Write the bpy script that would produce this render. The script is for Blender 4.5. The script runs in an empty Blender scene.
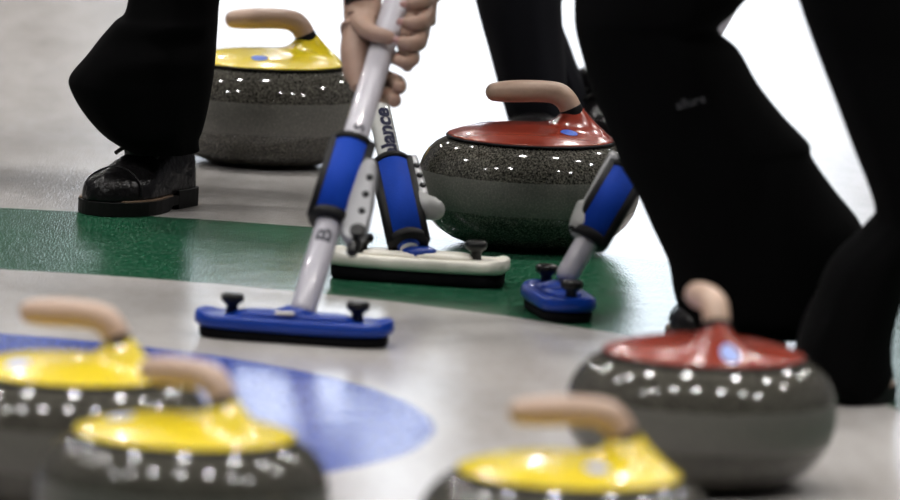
import bpy, bmesh, math, random
from mathutils import Vector, Matrix, noise
from mathutils.bvhtree import BVHTree
random.seed(7)
sc = bpy.context.scene
COL = sc.collection
PI = math.pi

# ------------------------------------------------------------------ camera
W, H = 900, 500
F = 8500.0
PHI = math.atan(1081 / F)
RHO = math.radians(2.6)
CH = 1.340
fw = Vector((0, math.cos(PHI), -math.sin(PHI)))
u0 = Vector((0, math.sin(PHI), math.cos(PHI)))
r0 = Vector((1, 0, 0))
rt = r0 * math.cos(RHO) + u0 * math.sin(RHO)
up = -r0 * math.sin(RHO) + u0 * math.cos(RHO)
CAM = Vector((0, 0, CH))

def ray(px, py):
    return fw + rt * ((px - W / 2) / F) + up * (-(py - H / 2) / F)

def at(px, py, z=None, Y=None):
    d = ray(px, py)
    t = (z - CAM.z) / d.z if z is not None else Y / d.y
    return CAM + d * t

cd = bpy.data.cameras.new('camera')
cam = bpy.data.objects.new('camera', cd)
COL.objects.link(cam)
m3 = Matrix((rt, up, -fw)).transposed()
cam.matrix_world = Matrix.Translation(CAM) @ m3.to_4x4()
cd.sensor_width = 36
cd.lens = F / W * 36
cd.clip_end = 200
cd.dof.use_dof = True
cd.dof.focus_distance = 10.75
cd.dof.aperture_fstop = 5.6
sc.camera = cam

# ------------------------------------------------------------------ materials
def nmat(name):
    m = bpy.data.materials.new(name)
    m.use_nodes = True
    return m, m.node_tree.nodes, m.node_tree.links, m.node_tree.nodes['Principled BSDF']

def plain(name, col, rough=.5, metal=0., coat=0., bump=0., bscale=60., spec=.5, vary=0.):
    m, N, L, b = nmat(name)
    b.inputs['Base Color'].default_value = (*col, 1)
    b.inputs['Roughness'].default_value = rough
    b.inputs['Metallic'].default_value = metal
    b.inputs['Coat Weight'].default_value = coat
    b.inputs['Coat Roughness'].default_value = .06
    b.inputs['Specular IOR Level'].default_value = spec
    tc = N.new('ShaderNodeTexCoord')
    nz = N.new('ShaderNodeTexNoise')
    nz.inputs['Scale'].default_value = bscale
    nz.inputs['Detail'].default_value = 4
    L.new(tc.outputs['Object'], nz.inputs['Vector'])
    if vary:
        mx = N.new('ShaderNodeMix'); mx.data_type = 'RGBA'
        mx.inputs[6].default_value = (*[c * (1 - vary) for c in col], 1)
        mx.inputs[7].default_value = (*[min(1, c * (1 + vary)) for c in col], 1)
        L.new(nz.outputs['Fac'], mx.inputs[0])
        L.new(mx.outputs[2], b.inputs['Base Color'])
    if bump:
        bp = N.new('ShaderNodeBump')
        bp.inputs['Strength'].default_value = bump
        bp.inputs['Distance'].default_value = .006 if name == 'black_leather' else .002
        L.new(nz.outputs['Fac'], bp.inputs['Height'])
        L.new(bp.outputs['Normal'], b.inputs['Normal'])
    return m

def math_node(N, L, op, a, b=None, c=None):
    n = N.new('ShaderNodeMath'); n.operation = op
    for i, v in enumerate((a, b, c)):
        if v is None: continue
        if isinstance(v, (int, float)): n.inputs[i].default_value = v
        else: L.new(v, n.inputs[i])
    return n.outputs[0]

# rings of the house are centred here
tip = at(433, 429, z=0)
HC = Vector((tip.x - .595, tip.y, 0))

def ice_material():
    m, N, L, b = nmat('pebbled_ice')
    tc = N.new('ShaderNodeTexCoord')
    vm = N.new('ShaderNodeVectorMath'); vm.operation = 'SUBTRACT'
    vm.inputs[1].default_value = HC
    L.new(tc.outputs['Object'], vm.inputs[0])
    ln = N.new('ShaderNodeVectorMath'); ln.operation = 'LENGTH'
    L.new(vm.outputs[0], ln.inputs[0])
    nz = N.new('ShaderNodeTexNoise'); nz.inputs['Scale'].default_value = 22; nz.inputs['Detail'].default_value = 3
    L.new(tc.outputs['Object'], nz.inputs['Vector'])
    r = math_node(N, L, 'MULTIPLY_ADD', nz.outputs['Fac'], .012, math_node(N, L, 'SUBTRACT', ln.outputs['Value'], .006))
    def band(a, soft=.007):
        s = N.new('ShaderNodeMapRange'); s.inputs[1].default_value = a - soft; s.inputs[2].default_value = a + soft
        L.new(r, s.inputs[0]); return s.outputs[0]
    b1, b2, b3 = band(.595), band(1.15), band(1.745)
    # whitish ice with faint beige scrape streaks
    mp = N.new('ShaderNodeMapping'); mp.inputs['Scale'].default_value = (2.6, .55, 1); mp.inputs['Rotation'].default_value = (0, 0, .5)
    L.new(tc.outputs['Object'], mp.inputs['Vector'])
    n2 = N.new('ShaderNodeTexNoise'); n2.inputs['Scale'].default_value = 3.0; n2.inputs['Detail'].default_value = 6; n2.inputs['Roughness'].default_value = .65
    L.new(mp.outputs[0], n2.inputs['Vector'])
    cr = N.new('ShaderNodeValToRGB')
    cr.color_ramp.elements[0].position = .3; cr.color_ramp.elements[0].color = (.40, .375, .355, 1)
    cr.color_ramp.elements[1].position = .72; cr.color_ramp.elements[1].color = (.58, .56, .545, 1)
    L.new(n2.outputs['Fac'], cr.inputs[0])
    # fine pale specks: sparkle of the pebbled ice painted into the ring colours
    mp3 = N.new('ShaderNodeMapping'); mp3.inputs['Scale'].default_value = (1, .13, 1)
    L.new(tc.outputs['Object'], mp3.inputs['Vector'])
    n3 = N.new('ShaderNodeTexNoise'); n3.inputs['Scale'].default_value = 290; n3.inputs['Detail'].default_value = 3; n3.inputs['Roughness'].default_value = .7
    L.new(mp3.outputs[0], n3.inputs['Vector'])
    def mix(f, a, c):
        mx = N.new('ShaderNodeMix'); mx.data_type = 'RGBA'
        L.new(f, mx.inputs[0]) if not isinstance(f, float) else setattr(mx.inputs[0], 'default_value', f)
        for i, v in ((6, a), (7, c)):
            if isinstance(v, tuple): mx.inputs[i].default_value = (*v, 1)
            else: L.new(v, mx.inputs[i])
        return mx.outputs[2]
    glint = N.new('ShaderNodeMapRange'); glint.inputs[1].default_value = .48; glint.inputs[2].default_value = .62
    glint.inputs[4].default_value = .55
    L.new(n3.outputs['Fac'], glint.inputs[0])
    blue = mix(glint.outputs[0], (.055, .085, .34), (.20, .26, .6))
    green = mix(glint.outputs[0], (.010, .085, .040), (.11, .23, .16))
    c = mix(b1, blue, cr.outputs[0])
    c = mix(b2, c, green)
    c = mix(b3, c, cr.outputs[0])
    L.new(c, b.inputs['Base Color'])
    b.inputs['IOR'].default_value = 1.31
    b.inputs['Roughness'].default_value = ICE_ROUGH
    b.inputs['Specular IOR Level'].default_value = .5
    # pebble
    vo = N.new('ShaderNodeTexNoise'); vo.inputs['Scale'].default_value = 170; vo.inputs['Detail'].default_value = 1
    vo.inputs['Scale'].default_value = 430; vo.inputs['Detail'].default_value = 3
    L.new(mp3.outputs[0], vo.inputs['Vector'])
    n4 = N.new('ShaderNodeTexNoise'); n4.inputs['Scale'].default_value = 5
    L.new(tc.outputs['Object'], n4.inputs['Vector'])
    hs = math_node(N, L, 'MULTIPLY_ADD', n4.outputs['Fac'], 3.0, vo.outputs['Fac'])
    bp = N.new('ShaderNodeBump'); bp.inputs['Strength'].default_value = .42; bp.inputs['Distance'].default_value = .0010
    L.new(hs, bp.inputs['Height'])
    L.new(bp.outputs['Normal'], b.inputs['Normal'])
    return m

ICE_ROUGH = .13

def granite_material():
    m, N, L, b = nmat('speckled_granite')
    tc = N.new('ShaderNodeTexCoord')
    oi = N.new('ShaderNodeObjectInfo')
    ad = N.new('ShaderNodeVectorMath'); ad.operation = 'ADD'
    L.new(tc.outputs['Object'], ad.inputs[0]); L.new(oi.outputs['Random'], ad.inputs[1])
    n1 = N.new('ShaderNodeTexNoise'); n1.inputs['Scale'].default_value = 420; n1.inputs['Detail'].default_value = 3; n1.inputs['Roughness'].default_value = .7
    L.new(ad.outputs[0], n1.inputs['Vector'])
    cr = N.new('ShaderNodeValToRGB')
    e = cr.color_ramp.elements
    e[0].position = .38; e[0].color = (.010, .010, .009, 1)
    e[1].position = .66; e[1].color = (.17, .16, .135, 1)
    x = e.new(.5); x.color = (.052, .049, .040, 1)
    L.new(n1.outputs['Fac'], cr.inputs[0])
    sp = N.new('ShaderNodeSeparateXYZ'); L.new(tc.outputs['Object'], sp.inputs[0])
    n2 = N.new('ShaderNodeTexNoise'); n2.inputs['Scale'].default_value = 40
    L.new(tc.outputs['Object'], n2.inputs['Vector'])
    z = math_node(N, L, 'MULTIPLY_ADD', n2.outputs['Fac'], .003, sp.outputs['Z'])
    a = N.new('ShaderNodeMapRange'); a.inputs[1].default_value = .0500; a.inputs[2].default_value = .0530; L.new(z, a.inputs[0])
    c = N.new('ShaderNodeMapRange'); c.inputs[1].default_value = .0945; c.inputs[2].default_value = .0960; c.inputs[3].default_value = 1; c.inputs[4].default_value = 0; L.new(z, c.inputs[0])
    band = math_node(N, L, 'MULTIPLY', a.outputs[0], c.outputs[0])
    mx = N.new('ShaderNodeMix'); mx.data_type = 'RGBA'
    L.new(math_node(N, L, 'MULTIPLY', band, .55), mx.inputs[0])
    L.new(cr.outputs[0], mx.inputs[6]); mx.inputs[7].default_value = (.145, .142, .128, 1)
    L.new(mx.outputs[2], b.inputs['Base Color'])
    rr = N.new('ShaderNodeMapRange'); rr.inputs[3].default_value = .07; rr.inputs[4].default_value = .45
    L.new(band, rr.inputs[0]); L.new(rr.outputs[0], b.inputs['Roughness'])
    bp = N.new('ShaderNodeBump'); bp.inputs['Strength'].default_value = .03; bp.inputs['Distance'].default_value = .0002
    L.new(n1.outputs['Fac'], bp.inputs['Height']); L.new(bp.outputs['Normal'], b.inputs['Normal'])
    return m

M = dict(
    ice=ice_material(), granite=granite_material(),
    red=plain('red_plastic', (.25, .030, .014), .22, coat=.3, vary=.1),
    yellow=plain('yellow_plastic', (.74, .57, .010), .26, coat=.3, vary=.06),
    grip=plain('beige_rubber', (.50, .345, .26), .38, bump=.1, bscale=200, vary=.08),
    black=plain('black_rubber', (.003, .003, .0035), .55, bump=.2, bscale=90, spec=.2),
    knob=plain('black_plastic', (.004, .004, .0045), .3, vary=.2, spec=.3),
    pad=plain('black_brush_pad', (.004, .004, .005), .9, bump=.6, bscale=300, spec=.1),
    bluehead=plain('blue_plastic', (.002, .034, .27), .35, coat=.1, spec=.3, vary=.08),
    whitehead=plain('ivory_plastic', (.80, .77, .68), .35, vary=.04),
    bluefab=plain('blue_nylon', (.002, .040, .34), .7, spec=.15, bump=.35, bscale=400, vary=.12),
    pole=plain('white_lacquer', (.46, .445, .49), .3, coat=.5, vary=.03),
    polew=plain('glossy_white_lacquer', (.66, .66, .63), .15, coat=.8, vary=.03),
    grey=plain('grey_cast_metal', (.26, .26, .27), .35, metal=.35, vary=.1),
    bulb=plain('pale_grey_plastic', (.30, .30, .29), .4, vary=.1),
    navy=plain('navy_print', (.006, .007, .035), .6, spec=.2),
    dark=plain('dark_grey_print', (.03, .03, .045), .5),
    logo=plain('white_blue_print', (.35, .45, .85), .35),
    logoblue=plain('blue_print', (.04, .14, .62), .35),
    trouser=plain('black_wool', (.0022, .0022, .0024), 1., bump=.3, bscale=30, spec=.05),
    trouser2=plain('charcoal_cloth', (.0055, .0058, .008), 1., bump=.4, bscale=40, spec=.1),
    faint=plain('faded_grey_print', (.055, .055, .06), .8),
    leather=plain('black_leather', (.006, .0055, .006), .30, bump=1.0, bscale=38, spec=.25),
    sole=plain('black_sole_rubber', (.004, .004, .004), .6, bump=.2, bscale=80, spec=.2),
    welt=plain('tan_welt', (.16, .10, .06), .6),
    skin=plain('skin', (.33, .21, .155), .55, bump=.25, bscale=120, vary=.12),
    nail=plain('fingernail', (.45, .26, .23), .35),
    hair=plain('brown_hair', (.04, .025, .015), .6, bump=1, bscale=200),
    wall=plain('grey_painted_wall', (.20, .195, .19), .8, vary=.05, bscale=3),
    darkwall=plain('dark_blue_grey_wall', (.07, .07, .08), .9, vary=.05, bscale=3, spec=.1),
    ceil=plain('dark_ceiling_panels', (.08, .08, .08), .8, vary=.05, bscale=3),
    frame=plain('window_frame_metal', (.3, .3, .3), .5),
    tag_=plain('cream_cloth', (.7, .66, .56), .8),
)
for k in ('skin',):
    M[k].node_tree.nodes['Principled BSDF'].inputs['Subsurface Weight'].default_value = .08
    M[k].node_tree.nodes['Principled BSDF'].inputs['Subsurface Scale'].default_value = .01

def emis(name, col, s):
    m = bpy.data.materials.new(name); m.use_nodes = True
    N = m.node_tree.nodes; N.clear()
    e = N.new('ShaderNodeEmission'); o = N.new('ShaderNodeOutputMaterial')
    e.inputs[0].default_value = (*col, 1); e.inputs[1].default_value = s
    m.node_tree.links.new(e.outputs[0], o.inputs[0])
    return m
M['daylight'] = emis('daylit_glazing', (.83, .90, 1.0), 2.8)
M['lamp'] = emis('lamp_diffuser', (1.0, .97, .94), 720)

# ------------------------------------------------------------------ helpers
def tag(o, label=None, cat=None, group=None, kind=None):
    if label: o['label'] = label
    if cat: o['category'] = cat
    if group: o['group'] = group
    if kind: o['kind'] = kind
    return o

def empty(name, loc, label, cat, group=None):
    o = bpy.data.objects.new(name, None); COL.objects.link(o)
    o.location = loc; o.empty_display_size = .05
    return tag(o, label, cat, group)

def obj(name, bm, mat, parent=None, smooth=True, sub=0, bevel=0, normals=True):
    if normals: bmesh.ops.recalc_face_normals(bm, faces=bm.faces)
    me = bpy.data.meshes.new(name); bm.to_mesh(me); bm.free()
    me.materials.append(mat)
    if smooth:
        for p in me.polygons: p.use_smooth = True
    o = bpy.data.objects.new(name, me); COL.objects.link(o)
    if parent: o.parent = parent
    if bevel:
        b = o.modifiers.new('bevel', 'BEVEL'); b.width = bevel; b.segments = 3; b.limit_method = 'ANGLE'; b.angle_limit = .6
    if sub:
        s = o.modifiers.new('sub', 'SUBSURF'); s.levels = s.render_levels = sub
    return o

def lathe(bm, prof, n=96, cx=0, cy=0, cz=0, close=True):
    rings = []
    for r, z in prof:
        rings.append([bm.verts.new((cx + r * math.cos(2 * PI * i / n), cy + r * math.sin(2 * PI * i / n), cz + z)) for i in range(n)])
    for a, b in zip(rings, rings[1:]):
        for i in range(n):
            bm.faces.new((a[i], a[(i + 1) % n], b[(i + 1) % n], b[i]))
    if close:
        bm.faces.new(rings[0][::-1]); bm.faces.new(rings[-1])

def smooth_path(pts, k=6):
    """Catmull-Rom through tuples"""
    out = []
    P = [pts[0]] + list(pts) + [pts[-1]]
    for i in range(1, len(P) - 2):
        for j in range(k):
            t = j / k
            out.append(tuple(.5 * ((2 * b) + (c - a) * t + (2 * a - 5 * b + 4 * c - d) * t * t + (3 * b - a - 3 * c + d) * t ** 3)
                             for a, b, c, d in zip(P[i - 1], P[i], P[i + 1], P[i + 2])))
    out.append(tuple(pts[-1]))
    return out

def tube(bm, pts, n=20, round_ends=(False, False), flat=1.0, side=None):
    """pts: list of (x,y,z,r). Circle sections perpendicular to the path."""
    Ps = [Vector(p[:3]) for p in pts]; R = [p[3] for p in pts]
    if round_ends[0]:
        d = (Ps[0] - Ps[1]).normalized(); r = R[0]; P0 = Ps[0]
        ext = [(P0 + d * r * math.sin(a), r * math.cos(a)) for a in (1.45, 1.15, .8, .4)]
        Ps = [e[0] for e in ext] + Ps; R = [e[1] for e in ext] + R
    if round_ends[1]:
        d = (Ps[-1] - Ps[-2]).normalized(); r = R[-1]; P0 = Ps[-1]
        ext = [(P0 + d * r * math.sin(a), r * math.cos(a)) for a in (.4, .8, 1.15, 1.45)]
        Ps += [e[0] for e in ext]; R += [e[1] for e in ext]
    up_ = side or Vector((0, 1, 0.01))
    rings = []
    for i, p in enumerate(Ps):
        t = (Ps[min(i + 1, len(Ps) - 1)] - Ps[max(i - 1, 0)]).normalized()
        s = (up_ - t * up_.dot(t)).normalized(); q = t.cross(s)
        rings.append([bm.verts.new(p + (s * math.cos(2 * PI * k / n) * flat + q * math.sin(2 * PI * k / n)) * R[i]) for k in range(n)])
    for a, b in zip(rings, rings[1:]):
        for i in range(n): bm.faces.new((a[i], a[(i + 1) % n], b[(i + 1) % n], b[i]))
    bm.faces.new(rings[0][::-1]); bm.faces.new(rings[-1])

def box(bm, x0, x1, y0, y1, z0, z1):
    v = [bm.verts.new((x, y, z)) for x in (x0, x1) for y in (y0, y1) for z in (z0, z1)]
    for f in ((0, 1, 3, 2), (4, 6, 7, 5), (0, 4, 5, 1), (2, 3, 7, 6), (0, 2, 6, 4), (1, 5, 7, 3)):
        bm.faces.new([v[i] for i in f])

def BM(): return bmesh.new()

# ------------------------------------------------------------------ the hall
bm = BM(); box(bm, -9, 9, -3, 40, -.2, 0)
tag(obj('floor', bm, M['ice'], smooth=False), kind='structure')
bm = BM(); box(bm, -9, 9, -3, 40, 8.5, 8.7)
tag(obj('ceiling', bm, M['ceil'], smooth=False), kind='structure')
WX0, WX1, WZ0, WZ1 = -1.22, 1.93, .9, 7.2
bm = BM()
box(bm, -9, WX0, 40, 40.3, 0, 8.5); box(bm, WX1, 9, 40, 40.3, 0, 8.5)
box(bm, WX0, WX1, 40, 40.3, 0, WZ0); box(bm, WX0, WX1, 40, 40.3, WZ1, 8.5)
tag(obj('wall_back', bm, M['wall'], smooth=False), kind='structure')
bm = BM(); box(bm, -9.3, -9, -3, 40, 0, 8.5); tag(obj('wall_left', bm, M['darkwall'], smooth=False), kind='structure')
bm = BM(); box(bm, 9, 9.3, -3, 40, 0, 8.5); tag(obj('wall_right', bm, M['darkwall'], smooth=False), kind='structure')
bm = BM(); box(bm, -9, 9, -3.3, -3, 0, 8.5); tag(obj('wall_front', bm, M['darkwall'], smooth=False), kind='structure')
bm = BM(); box(bm, WX0, WX1, 40.10, 40.14, WZ0, WZ1)
win = tag(obj('window_1', bm, M['daylight'], smooth=False), kind='structure')
bm = BM()
t_ = .05
box(bm, WX0, WX0 + t_, 40.0, 40.1, WZ0, WZ1); box(bm, WX1 - t_, WX1, 40.0, 40.1, WZ0, WZ1)
box(bm, WX0, WX1, 40.0, 40.1, WZ0, WZ0 + t_); box(bm, WX0, WX1, 40.0, 40.1, WZ1 - t_, WZ1)
obj('window_frame', bm, M['frame'], win, smooth=False)

lamp0 = None
LX = (-7.6, -5.1, -2.7, -.4, 2.0, 4.4, 6.9)
LY = (5.5, 12.0, 19.5, 29.0)
for j, y in enumerate(LY):
    for i, x in enumerate(LX):
        if lamp0 is None:
            r_ = empty('ceiling_lamp', (x, y, 8.5), 'round bright ceiling lamp mirrored as a dot on the stones', 'lamp', 'ceiling lamps of the ice hall')
            bm = BM(); lathe(bm, [(.02, -.42), (.12, -.43), (.18, -.5), (.19, -.5), (.14, -.40), (.04, -.32), (.04, -.0)], 24)
            a_ = obj('reflector', bm, M['frame'], r_)
            bm = BM(); lathe(bm, [(.01, -.505), (.08, -.50), (.14, -.485)], 24); b_ = obj('diffuser', bm, M['lamp'], r_)
            lamp0 = (r_, a_, b_)
        else:
            r2 = lamp0[0].copy(); COL.objects.link(r2); r2.location = (x, y, 8.5)
            for ch in lamp0[1:]:
                c2 = ch.copy(); COL.objects.link(c2); c2.parent = r2

# ------------------------------------------------------------------ curling stones
DZ = .136
def plate_h(x, y):
    r = math.hypot(x, y)
    h = .0135 * (1 - (r / .104) ** 3.2) if r < .104 else 0
    sx = .0165 if x < .050 else .029
    d2 = ((x - .050) / sx) ** 2 + (y / (.019 + .12 * max(0, x - .050))) ** 2
    d2 = d2 ** .92
    f = min(.0335, .040 * math.exp(-d2) ) * 1.0
    g = .004 * math.exp(-((x - .01) / .05) ** 2 - (y / .03) ** 2)
    return max(h, 0) * (1 - .5 * min(1, f / .03)) + f * min(1, max(0, (.104 - r) / .012)) + g * (r < .1)

def make_stone_meshes():
    bm = BM()
    lathe(bm, [(.05, .004), (.058, .001), (.063, .0), (.070, .0008), (.082, .0035), (.098, .0095), (.113, .019), (.125, .031), (.1335, .045),
               (.1385, .060), (.140, .072), (.140, .083), (.1385, .096), (.1345, .1075), (.128, .1175), (.119, .126), (.110, .131), (.103, .1335), (.09, .1342)], 128)
    body = obj('granite_body', bm, M['granite'])
    bm = BM(); lathe(bm, [(.08, .1335), (.1065, .1342), (.1072, .1355), (.1065, .1370), (.08, .1370)], 96)
    gas = obj('gasket', bm, M['black'])
    bm = BM()
    nr, na = 52, 120
    rings = []
    c0 = bm.verts.new((0, 0, DZ + .001 + plate_h(0, 0)))
    for i in range(1, nr + 1):
        r = .1045 * i / nr
        rings.append([bm.verts.new((r * math.cos(2 * PI * k / na), r * math.sin(2 * PI * k / na), DZ + .0025 + plate_h(r * math.cos(2 * PI * k / na), r * math.sin(2 * PI * k / na)))) for k in range(na)])
    for k in range(na): bm.faces.new((c0, rings[0][k], rings[0][(k + 1) % na]))
    for a, b in zip(rings, rings[1:]):
        for k in range(na): bm.faces.new((a[k], b[k], b[(k + 1) % na], a[(k + 1) % na]))
    lo = [bm.verts.new((.1055 * math.cos(2 * PI * k / na), .1055 * math.sin(2 * PI * k / na), DZ + .0005)) for k in range(na)]
    a = rings[-1]
    for k in range(na): bm.faces.new((a[k], lo[k], lo[(k + 1) % na], a[(k + 1) % na]))
    bm.faces.new(lo[::-1])
    plate = obj('handle_plate', bm, M['red'])
    # collar and grip
    bm = BM(); tube(bm, smooth_path([(.0515, 0, DZ + .028, .0160), (.0500, 0, DZ + .034, .0150), (.0475, 0, DZ + .0395, .0144)], 4), 32)
    collar = obj('collar', bm, M['black'])
    bm = BM()
    tube(bm, smooth_path([(.0480, 0, DZ + .0388, .0140), (.0430, 0, DZ + .0475, .0140), (.0345, 0, DZ + .0550, .0144), (.024, 0, DZ + .0582, .0138),
                          (.006, 0, DZ + .0590, .0138), (-.018, 0, DZ + .0580, .0140), (-.036, 0, DZ + .0568, .0134), (-.0480, 0, DZ + .0558, .0120)], 8), 32, round_ends=(False, True))
    grip = obj('grip', bm, M['grip'])
    return body, gas, plate, collar, grip

proto = make_stone_meshes()
first_used = [False]

def logo_mesh(lx, ly, rx, ry):
    bm = BM(); n = 28; rings = []
    for rr in (.0, .5, 1.0):
        if rr == 0: c = bm.verts.new((lx, ly, DZ + .0031 + plate_h(lx, ly))); continue
        rings.append([bm.verts.new((lx + rx * rr * math.cos(2 * PI * k / n), ly + ry * rr * math.sin(2 * PI * k / n),
                                    DZ + .0031 + plate_h(lx + rx * rr * math.cos(2 * PI * k / n), ly + ry * rr * math.sin(2 * PI * k / n)))) for k in range(n)])
    for k in range(n):
        bm.faces.new((c, rings[0][k], rings[0][(k + 1) % n]))
        bm.faces.new((rings[0][k], rings[1][k], rings[1][(k + 1) % n], rings[0][(k + 1) % n]))
    return bm

def stone(px, py, ang, colour, label, logos, group):
    p = at(px, py, z=DZ)
    root = empty('curling_stone', (p.x, p.y, 0), label, 'curling stone', group)
    root.rotation_euler.z = math.radians(ang)
    for o in proto:
        c = o if not first_used[0] else o.copy()
        if first_used[0]: COL.objects.link(c)
        c.parent = root
        if o.name.startswith('handle_plate'):
            if first_used[0]:
                c.data = o.data.copy()
            c.data.materials[0] = M[colour]
    first_used[0] = True
    for wx, wy, r, mk in logos:    # offsets along the picture's right / away, turned into the stone's own frame
        a = -math.radians(ang)
        lx, ly = wx * math.cos(a) - wy * math.sin(a), wx * math.sin(a) + wy * math.cos(a)
        obj('logo', logo_mesh(lx, ly, r, r * 1.1), M[mk], root)
    return root

G_R, G_Y = 'red handled curling stones', 'yellow handled curling stones'
stone(531, 137.5, 3, 'red', 'sharp red handled curling stone in the middle, behind the white headed brush', [(.047, -.047, .011, 'logoblue'), (-.058, .050, .013, 'logo')], G_R)
stone(704, 354, -78, 'red', 'red handled curling stone in front of the big black trousers, grip pointing away', [(.024, -.087, .0095, 'logo')], G_R)
stone(268, 62, 2, 'yellow', 'yellow handled curling stone at the back, between the black shoe and the hands', [(-.010, -.070, .011, 'logoblue')], G_Y)
stone(72, 372, -24, 'yellow', 'yellow handled curling stone at the left edge, behind another yellow one', [(-.052, -.045, .012, 'logo'), (.085, -.03, .009, 'logo')], G_Y)
stone(185, 434, -42, 'yellow', 'nearest left yellow handled curling stone, its grip overlapping the stone behind', [(-.062, .0, .013, 'logo'), (.060, -.028, .011, 'logo')], G_Y)
stone(569, 473, 4, 'yellow', 'yellow handled curling stone low in front, overlapping the near red handled one', [(.025, -.055, .012, 'logo')], G_Y)

# ------------------------------------------------------------------ brushes
SQ, DZH = 1.0, 0
def rot2(x, y, a): return x * math.cos(a) - y * math.sin(a), x * math.sin(a) + y * math.cos(a)

def stadium(L, D, n=10, p=2.6):
    """closed outline with rounded ends, half length L, half depth D"""
    out = []
    N_ = 64
    for k in range(N_):
        a = 2 * PI * k / N_
        c, s = math.cos(a), math.sin(a)
        ex = 2 / (5.0 * SQ); ey = 2 / (p * SQ)
        out.append((L * math.copysign(abs(c) ** ex, c), D * math.copysign(abs(s) ** ey, s)))
    return out

def prism_layers(bm, layers, ang, oz=0):
    """layers: (L, D, z or function of (x,y))"""
    rings = []
    for L_, D_, zf in layers:
        ring = []
        for x, y in stadium(L_, D_):
            z = zf(x, y) if callable(zf) else zf
            z = z + DZH if z > .010 else z
            X, Y = rot2(x, y, ang)
            ring.append(bm.verts.new((X, Y, z + oz)))
        rings.append(ring)
    n = len(rings[0])
    for a, b in zip(rings, rings[1:]):
        for i in range(n): bm.faces.new((a[i], a[(i + 1) % n], b[(i + 1) % n], b[i]))
    bm.faces.new(rings[0][::-1]); bm.faces.new(rings[-1])

def text_mesh(body, size, bold=.0):
    cu = bpy.data.curves.new('txt', 'FONT'); cu.body = body; cu.size = size; cu.offset = bold * size
    cu.resolution_u = 3
    o = bpy.data.objects.new('txt', cu); COL.objects.link(o)
    dg = bpy.context.evaluated_depsgraph_get(); dg.update()
    me = bpy.data.meshes.new_from_object(o.evaluated_get(dg))
    bpy.data.objects.remove(o); bpy.data.curves.remove(cu)
    bm = BM(); bm.from_mesh(me); bpy.data.meshes.remove(me)
    bmesh.ops.subdivide_edges(bm, edges=[e for e in bm.edges if e.calc_length() > size * .25], cuts=2)
    bmesh.ops.triangulate(bm, faces=bm.faces)
    return bm

class Axis:
    """a pole from point a to point b (root-relative); s = side, n = towards the viewer"""
    def __init__(self, a, b):
        self.o = a; self.d = (b - a).normalized(); self.len = (b - a).length
        X = Vector((1, 0, 0))
        self.s = (X - self.d * X.dot(self.d)).normalized()
        self.n = self.s.cross(self.d)
        if self.n.y > 0: self.n = -self.n
    def p(self, t, s=0, n=0): return self.o + self.d * t + self.s * s + self.n * n

def pole_text(ax, t, body, size, r, mat, root, vshift=0, name='lettering', bold=0.0, stretch=1.0):
    bm = text_mesh(body, size, bold)
    for v in bm.verts: v.co.x *= stretch
    for v in bm.verts:
        u, w = v.co.x, v.co.y - size * .35 + vshift
        a = w / r
        # reads upwards, letter tops pointing left
        v.co = ax.p(t + u) + (-ax.s * math.sin(a) + ax.n * math.cos(a)) * (r + .0004)
    return obj(name, bm, mat, root, smooth=False)

# measure positions along the pole from the picture rows
def t_of(ax, root, px, py):
    """distance along the pole nearest the ray through a pixel"""
    d = ray(px, py).normalized(); o = CAM
    A = root.location + ax.o; D = ax.d
    w = A - o; b_ = D.dot(d); den = 1 - b_ * b_
    return (b_ * d.dot(w) - D.dot(w)) / den

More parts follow.
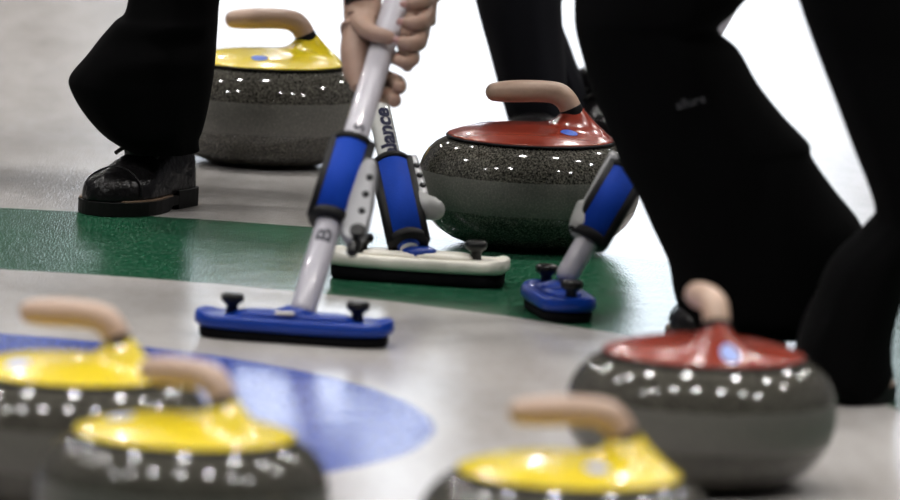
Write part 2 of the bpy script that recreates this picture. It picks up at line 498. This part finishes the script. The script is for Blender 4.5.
def brush(label, hp, L_, D_, ang, headmat, polemat, pole_pts, pr, sleeve, lever, knobx, texts, dz=0, sq=1.0):
    """hp: head centre on the ice; pole_pts: world base/top; sleeve: (t0, t1); lever: dict"""
    root = empty('curling_brush', hp, label, 'curling brush')
    zt = .030
    # black pad below, moulded plate above, both gently bowed
    global SQ, DZH
    SQ, DZH = sq, dz
    bm = BM()
    prism_layers(bm, [(L_ * .93, D_ * .84, .0005), (L_ * .95, D_ * .88, .004), (L_ * .95, D_ * .88, .0135)], ang)
    obj('brush_pad', bm, M['pad'], root)
    bm = BM()
    f1 = lambda x, y: .0125 + .0015 * (x / L_) ** 2
    top = lambda x, y: .0275 + .003 * (abs(x) / L_ > .8) * min(1, (abs(x) / L_ - .8) / .1)
    prism_layers(bm, [(L_ * .96, D_ * .90, f1), (L_ * .995, D_ * .98, lambda x, y: f1(x, y) + .003), (L_, D_, lambda x, y: .021), (L_ * .995, D_ * .97, lambda x, y: top(x, y) - .001),
                      (L_ * .975, D_ * .90, lambda x, y: top(x, y) + .001), (L_ * .93, D_ * .72, lambda x, y: .027), (L_ * .6, D_ * .5, .0285)], ang)
    obj('head_plate', bm, headmat, root)
    # raised bridge in the middle
    bm = BM()
    prism_layers(bm, [(L_ * .62, D_ * .62, .026), (L_ * .60, D_ * .60, .0315), (L_ * .52, D_ * .5, .0335)], ang)
    obj('head_bridge', bm, headmat, root)
    for sx in (-1, 1):
        kx, ky = rot2(sx * knobx, 0, ang)
        bm = BM(); kz = dz; lathe(bm, [(.0075, .028), (.0065, .036), (.008, .0385), (.0125, .0415), (.0135, .0445), (.0135, .048), (.011, .0505), (.004, .0508)], 28, kx, ky, kz)
        obj('knob', bm, M['knob'], root)
    a = Vector(pole_pts[0]) - hp; b = Vector(pole_pts[1]) - hp
    ax = Axis(a, b)
    # swivel socket
    bm = BM(); lathe(bm, [(.022, .030), (.021, .036), (.012, .040)], 28, 0, 0, dz)
    obj('swivel_socket', bm, M['bluehead'], root)
    bm = BM(); q = a - ax.d * .0
    tube(bm, [(*ax.p(-.004), pr * .8), (*ax.p(.004), pr * 1.0), (*ax.p(.05), pr * 1.02), (*ax.p(ax.len), pr * 1.0)], 32)
    obj('pole', bm, polemat, root)
    TP = lambda q: t_of(ax, root, *q)
    if sq > 1:
        bm = BM(); tube(bm, [(*ax.p(-.002), pr * .9), (*ax.p(.004), pr * 1.12), (*ax.p(.045), pr * 1.12)], 24)
        obj('swivel_neck', bm, M['bluehead'], root)
    if sleeve:
        t1, t0, sr = TP(sleeve[0]), TP(sleeve[1]), sleeve[2]
        bm = BM()
        tube(bm, [(*ax.p(t0 + .003), sr), (*ax.p(t1 - .003), sr)], 32, side=ax.s)
        sl = obj('sleeve', bm, M['bluefab'], root)
        for (ta, tb) in ((t0, t0 + .011), (t1 - .009, t1)):
            bm = BM(); tube(bm, [(*ax.p(ta), sr * 1.02), (*ax.p(ta + .002), sr * 1.08), (*ax.p(tb - .002), sr * 1.08), (*ax.p(tb), sr * 1.02)], 32)
            obj('sleeve_trim', bm, M['black'], sl)
        # black seams running down both sides of the sleeve
        for s_ in (-1, 1):
            bm = BM()
            tube(bm, [(*ax.p(t0 + .002, s_ * sr * .80, sr * .30), .0085), (*ax.p(t1 - .002, s_ * sr * .80, sr * .30), .0085)], 12, side=ax.s)
            obj('sleeve_seam', bm, M['black'], sl)
    if lever:
        tb, ta, off, wd, n_, kind = lever
        ta, tb = TP(ta), TP(tb)
        # flat plate riding on the side of the sleeve, with three round holes shown as sunk black studs
        bm = BM()
        pts = []
        sec = []
        K = 14
        for i in range(K + 1):
            u = i / K
            w = wd * (.62 + .38 * min(1, u / .5)) * math.sqrt(max(.12, 1 - max(0, (u - .82) / .19) ** 2)) * math.sqrt(max(.3, 1 - max(0, (.12 - u) / .13) ** 2)) if kind == 'flat' else wd * (.8 + .1 * math.sin(PI * u))
            t = tb + (ta - tb) * u
            o_ = off + (.006 * u if kind == 'flat' else .004 * u)
            sec.append((t, o_, w))
        rings = []
        for t, o_, w in sec:
            ring = []
            for k in range(16):
                an = 2 * PI * k / 16
                ring.append(bm.verts.new(ax.p(t, o_ + w / 2 * math.copysign(abs(math.cos(an)) ** .7, math.cos(an)), n_ + .007 * math.copysign(abs(math.sin(an)) ** .7, math.sin(an)))))
            rings.append(ring)
        for r1, r2 in zip(rings, rings[1:]):
            for k in range(16): bm.faces.new((r1[k], r1[(k + 1) % 16], r2[(k + 1) % 16], r2[k]))
        bm.faces.new(rings[0][::-1]); bm.faces.new(rings[-1])
        lv = obj('lever', bm, M['grey'], root)
        for u in (.22, .42, .62):
            t = tb + (ta - tb) * u
            bm = BM(); c = ax.p(t, off + .006 * u + wd * .12, n_ + .0065)
            tube(bm, [(*c, .0042), (*(c + ax.n * .0012), .0042)], 16, side=ax.s)
            obj('rivet_hole', bm, M['knob'], lv)
        if kind == 'flat':
            bm = BM(); c = ax.p(ta + .016, off + .010, n_)
            tube(bm, [(*(c - ax.n * .006), .009), (*(c + ax.n * .0095), .0095), (*(c + ax.n * .0105), .008)], 24, side=ax.s)
            obj('lever_knob', bm, M['knob'], lv)
            bm = BM(); c = ax.p(ta + .006, off + .010, n_)
            tube(bm, [(*(c), .008), (*(ax.p(ta - .008, off + .010, n_)), .007)], 20, round_ends=(False, True))
            obj('lever_end', bm, M['knob'], lv)
        else:
            bm = BM()
            tube(bm, smooth_path([(*ax.p(ta + .022, off - .002, n_), .008), (*ax.p(ta + .010, off + .003, n_), .0115), (*ax.p(ta + .000, off + .009, n_), .0150), (*ax.p(ta - .004, off + .014, n_), .0135)], 5), 24, round_ends=(True, True))
            obj('lever_end', bm, M['bulb'], lv)
    for tx in texts:
        pole_text(ax, *tx, root)
    return root, ax

def brush_pt(px, py, Y): return at(px, py, Y=Y)

# front brush, blue head
h1 = at(294, 329, z=0.014); h1.z = 0
y1 = h1.y
b1, ax1 = brush('blue headed brush on the white ice, tilted white pole gripped by two hands', h1, .1155, .036, math.radians(-9), M['bluehead'], M['pole'],
      (at(302, 313, Y=y1), at(424, -90, Y=y1 + .36)), .0150, ((356, 143), (322, 222), .0235), ((350, 163), (325, 245), .027, .033, .012, 'flat'), .073, [])
pole_text(ax1, t_of(ax1, b1, 317, 247), 'B', .025, .0154, M['dark'], b1, bold=.03, stretch=1.3)
pole_text(ax1, t_of(ax1, b1, 354, 137), 's', .027, .0154, M['dark'], b1, bold=.01)
bm = BM()
for k in range(1): box(bm, -.022, .0, -.026, -.020, .033, .0365)
obj('cloth_tab', bm, M['tag_'], b1, bevel=.001)

# middle brush, white head
h2 = at(418, 270, z=.014); h2.z = 0
y2 = h2.y
b2, ax2 = brush('white headed brush on the green ring, its pole lettered and mostly hidden above', h2, .111, .036, math.radians(-9), M['whitehead'], M['polew'],
      (at(409, 248, Y=y2), at(338, -80, Y=y2 + .42)), .0138, ((393, 163), (412, 246), .0232), ((394, 162), (404, 212), .0255, .019, .004, 'bulb'), .070, [], dz=.0035, sq=1.5)

pole_text(ax2, t_of(ax2, b2, 394, 174), 'Balance Plus', .0262, .0142, M['navy'], b2, bold=.045, stretch=1.24)

# right brush, blue head seen end on
h3 = at(558, 303, z=.014); h3.z = 0
y3 = h3.y
b3, ax3 = brush('small blue headed brush seen end on, beside the wide black trousers', h3, .082, .036, math.radians(-78), M['bluehead'], M['pole'],
      (at(566, 277, Y=y3), at(850, -205, Y=y3 + .30)), .0138, ((627, 168), (583, 240), .0222), ((624, 160), (584, 228), -.0235, .017, .004, 'edge'), .070, [])

# ------------------------------------------------------------------ people
def loft_px(bm, rings, n=40, wob=.004, seed=0):
    """rings: (xl, xr, y, Y, depth_half): picture outline at row y, standing at distance Y"""
    out = []
    for xl, xr, y, Y, dh in rings:
        a, b = at(xl, y, Y=Y), at(xr, y, Y=Y)
        c = (a + b) / 2; hw = (b - a).length / 2; ux = (b - a).normalized()
        out.append((c, hw, ux, dh))
    # smooth resample
    flat_ = [(c.x, c.y, c.z, hw, ux.x, ux.z, dh) for c, hw, ux, dh in out]
    res = smooth_path(flat_, 5)
    prev = None
    for i, (x, y, z, hw, ax_, az_, dh) in enumerate(res):
        ring = []
        for k in range(n):
            a = 2 * PI * k / n
            ca, sa = math.cos(a), math.sin(a)
            px_ = hw * math.copysign(abs(ca) ** .85, ca); py_ = dh * math.copysign(abs(sa) ** .9, sa)
            w = noise.noise(Vector((x * 7 + ca * 1.7 + seed, z * 9, sa * 1.7))) * wob * abs(sa)
            ring.append(bm.verts.new((x + px_ * ax_ , y + py_ + w, z + px_ * az_)))
        if prev:
            for k in range(n): bm.faces.new((prev[k], prev[(k + 1) % n], ring[(k + 1) % n], ring[k]))
        else: first = ring
        prev = ring
    bm.faces.new(first[::-1]); bm.faces.new(prev)

def rel(bm, root):
    for v in bm.verts: v.co -= root.location
    return bm

class Skel:
    def __init__(self): self.v = []; self.e = []
    def chain(self, start, pts):
        """pts: (Vector, r); start index or None"""
        i = start
        for p, r in pts:
            self.v.append((Vector(p), r)); j = len(self.v) - 1
            if i is not None: self.e.append((i, j))
            i = j
        return i

def make_skel_object(sk, bm, levels=2):
    me = bpy.data.meshes.new('sk')
    me.from_pydata([tuple(v[0]) for v in sk.v], sk.e, [])
    o = bpy.data.objects.new('sk', me); COL.objects.link(o)
    o.modifiers.new('s', 'SKIN')
    s = me.skin_vertices[0].data
    for i, (p, r) in enumerate(sk.v):
        s[i].radius = r if isinstance(r, tuple) else (r, r)
        s[i].use_root = (i == 0)
    ss = o.modifiers.new('ss', 'SUBSURF'); ss.levels = levels
    dg = bpy.context.evaluated_depsgraph_get(); dg.update()
    m2 = bpy.data.meshes.new_from_object(o.evaluated_get(dg))
    bm.from_mesh(m2)
    bpy.data.objects.remove(o); bpy.data.meshes.remove(me); bpy.data.meshes.remove(m2)

def shoe(root, toe, heel, width, h, name='shoe', seed=0):
    """toe, heel: points on the ice (world). Builds shoe > sole, welt, tongue, laces under the person"""
    d = (toe - heel); L_ = d.length; d.normalize(); s = Vector((-d.y, d.x, 0)) * -1
    def P(u, v, z): return heel + d * (u * L_) + s * v + Vector((0, 0, z)) - root.location
    def hwid(u):  # half width of the outline
        return width / 2 * (.60 + .10 * math.sin(u * PI) + .30 * math.exp(-((u - .70) / .22) ** 2)) * (max(0.0, 1 - max(0, (u - .80) / .2) ** 2.4)) ** .5 * (max(0, 1 - max(0, (.12 - u) / .12) ** 2.2)) ** .5
    us = [.004, .02, .05, .09, .14, .2, .27, .34, .41, .48, .55, .62, .69, .76, .82, .87, .91, .945, .97, .988, .997]
    def top(u):
        if u < .42: return h * (1 - .18 * (u / .42) ** 2)
        if u < .85:
            t = (u - .42) / .43; return h * (.82 - .30 * (t * t * (3 - 2 * t)))
        t = (u - .85) / .15; return h * (.52 - .12 * t * t)
    zs0 = .024
    bm = BM(); prev = None; n = 28
    for u in us:
        w = hwid(u) * .97; tp = top(u) if u < .85 else zs0 + (top(.85) - zs0) * math.sqrt(max(0.03, 1 - ((u - .85) / .15) ** 2.2))
        ring = []
        for k in range(n):
            a = PI * 2 * k / n
            ca, sa = math.cos(a), math.sin(a)
            z = zs0 - .004 + (tp - zs0 + .004) * (max(0, sa) ** .75)
            narrow = 1 - .42 * max(0, sa) ** 2 * (1 if u < .6 else (1 - (u - .6) / .4))
            cr_ = .0022 * noise.noise(Vector((u * 16, ca * 3, sa * 4 + seed))) * (1 if u > .5 else .5)
            ring.append(bm.verts.new(P(u, w * ca * narrow, z + cr_)))
        if prev:
            for k in range(n): bm.faces.new((prev[k], prev[(k + 1) % n], ring[(k + 1) % n], ring[k]))
        else: bm.faces.new(ring[::-1])
        prev = ring
    bm.faces.new(prev)
    up_ = obj(name, bm, M['leather'], root, sub=1)
    def slab(name, mat, z0f, z1f, grow, ua=0, ub=1):
        bm = BM(); U = [u for u in us if ua <= u <= ub]
        prev = None
        for u in U:
            w = hwid(u) * grow + .001
            r_ = [bm.verts.new(P(u, -w, z0f(u))), bm.verts.new(P(u, w, z0f(u))), bm.verts.new(P(u, w, z1f(u))), bm.verts.new(P(u, -w, z1f(u)))]
            if prev:
                for k in range(4): bm.faces.new((prev[k], prev[(k + 1) % 4], r_[(k + 1) % 4], r_[k]))
            else: bm.faces.new(r_[::-1])
            prev = r_
        bm.faces.new(prev)
        return obj(name, bm, mat, up_, smooth=False, bevel=.0012)
    slab('sole', M['sole'], lambda u: .0 if u > .44 else .006, lambda u: .0185, 1.06)
    slab('heel', M['sole'], lambda u: .0, lambda u: .024, 1.07, 0, .35)
    slab('welt', M['welt'], lambda u: .0165, lambda u: .0205, 1.035, .40, .93)
    # toe cap seam
    bm = BM(); pts = []
    for k in range(15):
        a = PI * (k + .0) / 14
        ca, sa = math.cos(a), math.sin(a)
        u = .80 - .05 * sa
        narrow = 1 - .42 * sa ** 2 * (1 - (u - .6) / .4)
        pts.append((*P(u, hwid(u) * .975 * ca * narrow, zs0 + (top(u) - zs0) * sa ** .75 + .0005), .0016))
    tube(bm, pts, 8, side=d); obj('toe_seam', bm, M['leather'], up_)
    # tongue and laces
    bm = BM(); tube(bm, [(*P(.30, 0, h * .90), .020), (*P(.44, 0, h * .86), .022), (*P(.54, 0, h * .735), .018)], 16, round_ends=(True, True), side=s, flat=1.0)
    obj('tongue', bm, M['leather'], up_)
    for i in range(3):
        u = .44 + .055 * i
        bm = BM(); z = top(u) + .009 - .003 * i
        pts = [(*P(u, v * .032, z - .012 * abs(v) ** 2.2), .0028) for v in (-1, -.7, -.35, 0, .35, .7, 1)]
        tube(bm, pts, 8, side=d); obj('lace', bm, M['sole'], up_)
    return up_

def upper_body(root, pelvis, chest, head, shoulders, arms, face=Vector((0, -1, 0)), hands=None, hair=True):
    """root-relative points. arms: list of (elbow, wrist, extra(skel, index)) -> one skin-coloured body plus jacket"""
    sk = Skel()
    c = sk.chain(None, [(chest, .075)])
    nk = sk.chain(c, [(chest.lerp(head, .45), .055), (chest.lerp(head, .62), .05), (head - (head - chest).normalized() * .05, .072), (head, .088), (head + (head - chest).normalized() * .075, .07)])
    for sh, (el, wr, fn) in zip(shoulders, arms):
        i = sk.chain(c, [(sh, .045), (sh.lerp(el, .5), .042), (el, .036), (el.lerp(wr, .35), .036), (wr, .024)])
        fn(sk, i)
    bm = BM(); make_skel_object(sk, bm)
    body = obj('body', bm, M['skin'], root)
    sm = body.modifiers.new('smooth', 'SMOOTH'); sm.factor = .5; sm.iterations = 3
    # face details
    hd = (head - chest).normalized(); fv = (face - hd * face.dot(hd)).normalized(); sd = hd.cross(fv)
    bm = BM()
    tube(bm, [(*(head + fv * .080 + hd * .012), .008), (*(head + fv * .097 - hd * .022), .013)], 12, round_ends=(True, True), side=sd)
    obj('nose', bm, M['skin'], body)
    for s_ in (-1, 1):
        bm = BM(); bmesh.ops.create_uvsphere(bm, u_segments=16, v_segments=10, radius=.012)
        for v in bm.verts: v.co += head + fv * .078 + sd * .032 * s_ + hd * .012
        obj('eye', bm, M['knob'], body)
        bm = BM(); bmesh.ops.create_uvsphere(bm, u_segments=16, v_segments=10, radius=.022)
        for v in bm.verts: v.co = head + sd * (.088 * s_ + v.co.x * .4) + fv * v.co.y * .8 + hd * (v.co.z * 1.4 - .005)
        obj('ear', bm, M['skin'], body)
    bm = BM(); tube(bm, [(*(head + fv * .080 - hd * .048 + sd * x), .005) for x in (-.022, 0, .022)], 10, side=hd); obj('mouth', bm, M['nail'], body)
    bm = BM(); bmesh.ops.create_uvsphere(bm, u_segments=28, v_segments=18, radius=.104)
    for v in bm.verts: v.co += head + hd * .035 - fv * .022
    obj('hair', bm, M['hair'], body)
    # jacket
    sk = Skel()
    p = sk.chain(None, [(pelvis, (.17, .12)), (pelvis.lerp(chest, .5), (.165, .12)), (chest - (chest - pelvis).normalized() * .06, (.19, .13))])
    sk.chain(p, [(chest.lerp(head, .30), .07)])
    for sh, (el, wr, fn) in zip(shoulders, arms):
        sk.chain(p, [(sh, .085), (sh.lerp(el, .5), .066), (el, .056), (el.lerp(wr, .5), .048), (el.lerp(wr, .90), .040)])
    bm = BM(); make_skel_object(sk, bm)
    obj('jacket', bm, M['trouser2'], root)
    return body

# --- left person: one shod foot, flared black trouser leg, both hands on the front brush pole
YA = at(135, 212, z=0).y
pa = at(150, 209, z=0)
A = empty('person', (pa.x, pa.y, 0), 'person at left in flared black trousers and black shoe, hands gripping front brush pole', 'person')
bm = BM()
loft_px(bm, [(132, 200, 152, YA + .05, .055), (113, 199, 141, YA + .05, .075), (99, 203, 130, YA + .05, .085), (82, 208, 110, YA + .05, .09), (70, 212, 88, YA + .05, .095), (70, 214, 75, YA + .05, .095), (86, 216, 56, YA + .05, .095),
             (100, 217, 38, YA + .06, .09), (114, 218, 22, YA + .06, .09), (127, 219, 6, YA + .07, .085), (130, 226, -60, YA + .10, .09), (118, 236, -190, YA + .16, .10), (150, 280, -330, YA + .22, .11), (185, 330, -470, YA + .30, .12)], wob=.012)
obj('trouser_leg', rel(bm, A), M['trouser'], A, sub=1)
bm = BM()
loft_px(bm, [(-190, -110, 150, YA + .45, .06), (-205, -95, 100, YA + .45, .08), (-190, -75, 0, YA + .42, .08), (-130, -20, -190, YA + .38, .1), (0, 120, -330, YA + .34, .11), (120, 300, -470, YA + .30, .12)], wob=.012)
obj('trouser_leg', rel(bm, A), M['trouser'], A, sub=1)
toe = at(93, 216, z=0); heel = at(184, 203, z=0)
heel = Vector((heel.x, toe.y + .19, 0))
shoe(A, toe, heel, .098, .105)
f2 = at(-150, 175, z=0); shoe(A, Vector((f2.x - .08, f2.y - .16, 0)), Vector((f2.x + .02, f2.y + .06, 0)), .098, .10, seed=3)

def on_pole(px, py, dn):
    """world point at a pixel, dn metres further than the front brush's pole axis there"""
    P_ = b1.location + ax1.p(t_of(ax1, b1, 396 - (py - 5) * .30, py))
    return at(px, py, Y=P_.y + dn)

def fingers_left(sk, i):
    R = A.location
    q = lambda x, y, d_: on_pole(x, y, d_) - R
    p1 = sk.chain(i, [(q(362, 16, .022), .0230)])
    p2 = sk.chain(p1, [(q(357, 42, .020), .0225)])
    p3 = sk.chain(p2, [(q(355, 66, .020), .0195)])
    p4 = sk.chain(p3, [(q(354, 84, .018), .0120)])
    # thumb crosses in front of the pole
    sk.chain(p1, [(q(364, 27, -.010), .0130), (q(373, 34, -.027), .0105), (q(385, 36, -.030), .0098), (q(396, 40, -.024), .0085)])
    # fingers pass behind the pole and close on its right side
    sk.chain(p2, [(q(368, 49, .034), .0098), (q(390, 56, .034), .0095), (q(406, 62, .012), .0092), (q(408, 68, -.008), .0080)])
    sk.chain(p3, [(q(366, 68, .036), .0105), (q(386, 78, .035), .0108), (q(399, 83, .014), .0108), (q(400, 90, -.004), .0088)])
    sk.chain(p4, [(q(362, 86, .036), .0100), (q(379, 93, .034), .0108), (q(392, 97, .018), .0108), (q(396, 103, .004), .0090)])

def fingers_right(sk, i):
    R = A.location
    q = lambda x, y, d_: on_pole(x, y, d_) - R
    p1 = sk.chain(i, [(q(424, -14, .022), .0220)])
    p2 = sk.chain(p1, [(q(418, 10, .020), .0225)])
    p3 = sk.chain(p2, [(q(412, 32, .018), .0205)])
    p4 = sk.chain(p3, [(q(406, 50, .016), .0140)])
    sk.chain(p1, [(q(428, -6, -.006), .0112), (q(423, 2, -.026), .0108), (q(413, 4, -.033), .0104), (q(404, 4, -.028), .0078)])
    sk.chain(p2, [(q(427, 16, -.008), .0112), (q(420, 24, -.026), .0108), (q(410, 24, -.032), .0104), (q(401, 22, -.026), .0078)])
    sk.chain(p3, [(q(421, 38, -.008), .0108), (q(414, 45, -.024), .0104), (q(405, 44, -.030), .0100), (q(398, 41, -.024), .0076)])
    sk.chain(p4, [(q(414, 58, -.004), .0100), (q(408, 64, -.018), .0086), (q(400, 62, -.024), .0080), (q(394, 58, -.020), .0070)])

RA = A.location
wrL = on_pole(364, -8, .024) - RA
wrR = on_pole(428, -44, .03) - RA
sh0 = Vector((wrL.x - .24, wrL.y + .40, 1.06))
shoulders = [sh0 + Vector((-.17, -.02, -.02)), sh0 + Vector((.17, -.06, .0))]
arms = [(Vector((wrL.x - .16, wrL.y + .12, .74)), wrL, fingers_left), (Vector((wrR.x + .14, wrR.y + .16, .78)), wrR, fingers_right)]
pel = at(230, -470, Y=YA + .32) - RA
upper_body(A, pel, sh0, sh0 + Vector((.05, -.22, .16)), shoulders, arms, face=Vector((.2, -1, -.6)))
# dark cuff at the wrist
bm = BM(); tube(bm, [(*(on_pole(360, -16, .006) - RA), .019), (*(on_pole(360, 3, .006) - RA), .018)], 24); obj('bracelet', bm, M['black'], A)
for x, y, d_ in ((397, 40, -.0315), (404, 4, -.035), (401, 22, -.033)):
    bm = BM(); bmesh.ops.create_uvsphere(bm, u_segments=14, v_segments=8, radius=.0055)
    c = on_pole(x, y, d_) - RA
    for v in bm.verts: v.co = Vector((v.co.x, v.co.y * .35, v.co.z * .8)) + c
    obj('fingernail', bm, M['nail'], A)

# --- person behind the middle stone
YB = at(520, 150, z=0).y
pb = at(525, 150, z=0)
B = empty('person', (pb.x, pb.y, 0), 'person behind the middle red handled stone, only dark trouser legs showing', 'person')
bm = BM()
loft_px(bm, [(516, 572, 150, YB, .05), (512, 570, 135, YB, .06), (502, 568, 100, YB, .065), (490, 565, 55, YB, .07), (475, 562, 0, YB, .075), (462, 566, -60, YB + .02, .08), (440, 560, -190, YB + .05, .09), (450, 570, -330, YB + .1, .11), (470, 610, -440, YB + .2, .12)], wob=.012)
obj('trouser_leg', rel(bm, B), M['trouser2'], B, sub=1)
bm = BM()
loft_px(bm, [(560, 612, 140, YB + .10, .06), (550, 606, 122, YB + .10, .06), (546, 590, 92, YB + .10, .06), (543, 572, 50, YB + .10, .07), (534, 562, 0, YB + .10, .075), (530, 600, -100, YB + .12, .08), (530, 640, -230, YB + .15, .09), (510, 640, -440, YB + .2, .12)], wob=.02)
obj('trouser_leg', rel(bm, B), M['trouser2'], B, sub=1)
g = at(540, 150, z=0)
shoe(B, Vector((g.x - .02, YB - .14, 0)), Vector((g.x + .01, YB + .10, 0)), .095, .10, seed=5)
g = at(590, 141, z=0)
shoe(B, Vector((g.x + .05, YB - .04, 0)), Vector((g.x - .03, YB + .18, 0)), .095, .10, seed=6)
RB = B.location
Pt = b2.location + ax2.p(t_of(ax2, b2, 352, -30)) - RB
Pt2 = b2.location + ax2.p(min(ax2.len, t_of(ax2, b2, 342, -62))) - RB
def fist(P_, sgn):
    def fn(sk, i):
        p1 = sk.chain(i, [(P_ + Vector((.030 * sgn, .012, .02)), .023)])
        p2 = sk.chain(p1, [(P_ + Vector((.028 * sgn, .012, -.01)), .021)])
        for k in range(4):
            z = .028 - .017 * k
            sk.chain(p1 if k < 2 else p2, [(P_ + Vector((.026 * sgn, -.014, z)), .0092), (P_ + Vector((.006 * sgn, -.026, z)), .009), (P_ + Vector((-.014 * sgn, -.020, z - .002)), .008)])
        sk.chain(p1, [(P_ + Vector((.012 * sgn, .028, .024)), .0105), (P_ + Vector((-.012 * sgn, .024, .018)), .009)])
    return fn
sh0 = Vector((Pt.x + .30, Pt.y + .62, 1.03))
upper_body(B, at(540, -440, Y=YB + .22) - RB, sh0, sh0 + Vector((-.04, -.2, .18)), [sh0 + Vector((-.17, 0, 0)), sh0 + Vector((.17, 0, 0))],
           [(Vector((Pt2.x + .07, Pt2.y + .30, .80)), Pt2 + Vector((-.05, .04, .09)), fist(Pt2, -1)), (Vector((Pt.x + .26, Pt.y + .25, .78)), Pt + Vector((.07, .04, .085)), fist(Pt, 1))], face=Vector((0, -1, -.6)))

# --- right person: two wide black trouser legs
YC = at(850, 398, z=0).y
YC1 = at(720, 345, z=0).y
pc = at(790, 380, z=0)
Cc = empty('person', (pc.x, pc.y, 0), 'person at right in wide black trousers towering over the near red handled stone', 'person')
bm = BM()
loft_px(bm, [(690, 848, 335, YC1, .07), (682, 850, 318, YC1, .085), (673, 858, 290, YC1, .09), (668, 864, 262, YC1, .095), (652, 863, 227, YC1, .10), (637, 838, 194, YC1, .10), (622, 819, 168, YC1, .10), (617, 811, 154, YC1, .10), (613, 809, 143, YC1, .10), (603, 785, 118, YC1, .10),
             (590, 759, 85, YC1, .10), (580, 739, 50, YC1, .10), (575, 718, 29, YC1, .10), (574, 740, 6, YC1, .105), (576, 790, -60, YC1 + .02, .11), (600, 850, -190, YC1 + .08, .12), (660, 900, -330, YC1 + .14, .13), (700, 960, -430, YC1 + .2, .14)], wob=.012)
legA = obj('trouser_leg', rel(bm, Cc), M['trouser'], Cc, sub=1)
bm = BM()
loft_px(bm, [(806, 889, 396, YC, .07), (796, 892, 376, YC, .08), (800, 893, 338, YC, .085), (812, 901, 305, YC, .09), (830, 915, 262, YC, .095), (868, 935, 224, YC, .095), (874, 950, 204, YC, .10), (850, 962, 140, YC, .10),
             (832, 965, 92, YC, .10), (815, 965, 48, YC, .10), (798, 962, 0, YC, .105), (780, 960, -60, YC + .02, .11), (760, 960, -190, YC + .15, .12), (740, 960, -330, YC + .35, .13), (730, 960, -400, YC + .45, .14)], wob=.012)
obj('trouser_leg', rel(bm, Cc), M['trouser'], Cc, sub=1)
g1 = at(690, 330, z=0)
shoe(Cc, Vector((at(676, 338, z=0).x + .01, YC1 - .05, 0)), Vector((at(735, 338, z=0).x + .04, YC1 + .15, 0)), .10, .10, seed=8)
g2 = at(850, 398, z=0)
shoe(Cc, Vector((at(862, 400, z=0).x, YC - .06, 0)), Vector((at(820, 398, z=0).x, YC + .18, 0)), .10, .10, seed=9)
# small grey print on the trouser
bm = text_mesh('allure', .022, .01)
bb = at(678, 110, Y=YC1 - .2); 
dg = bpy.context.evaluated_depsgraph_get(); dg.update()
tree = BVHTree.FromObject(legA, dg)
sc_ = F / YC1
for v in bm.verts:
    u, w = v.co.x / .058 * 36 , v.co.y / .058 * 36
    a = math.radians(15)
    px = 677 + u * math.cos(a) - w * math.sin(a); py = 110 - (u * math.sin(a) + w * math.cos(a))
    d = ray(px, py).normalized()
    hit = tree.ray_cast(CAM - Cc.location, d)
    v.co = (hit[0] if hit[0] is not None else at(px, py, Y=YC1) - Cc.location) - d * .002
obj('lettering', bm, M['faint'], legA, smooth=False)
RC = Cc.location
Pt = b3.location + ax3.p(ax3.len * .96) - RC
Pt2 = b3.location + ax3.p(ax3.len * .86) - RC
sh0 = Vector((Pt.x + .05, Pt.y - .15, 1.12))
upper_body(Cc, at(840, -420, Y=YC1 - .1) - RC, sh0, sh0 + Vector((-.16, .06, .2)), [sh0 + Vector((.0, .17, 0)), sh0 + Vector((.0, -.17, 0))],
           [(Vector((Pt.x + .14, Pt.y + .16, .80)), Pt + Vector((.06, .06, .08)), fist(Pt, 1)), (Vector((Pt2.x + .04, Pt2.y + .22, .75)), Pt2 + Vector((-.05, .06, .09)), fist(Pt2, -1))], face=Vector((-1, 0, -.6)))

# ------------------------------------------------------------------ world and view
w = bpy.data.worlds.new('world'); sc.world = w; w.use_nodes = True
w.node_tree.nodes['Background'].inputs[0].default_value = (.5, .55, .6, 1)
w.node_tree.nodes['Background'].inputs[1].default_value = .3
sc.view_settings.view_transform = 'Standard'
sc.view_settings.look = 'None'
sc.view_settings.gamma = 1
sc.view_settings.exposure = 0
sc.view_settings.use_curve_mapping = False
sc.cycles.use_denoising = True
sc.cycles.max_bounces = 6
sc.cycles.sample_clamp_indirect = 6
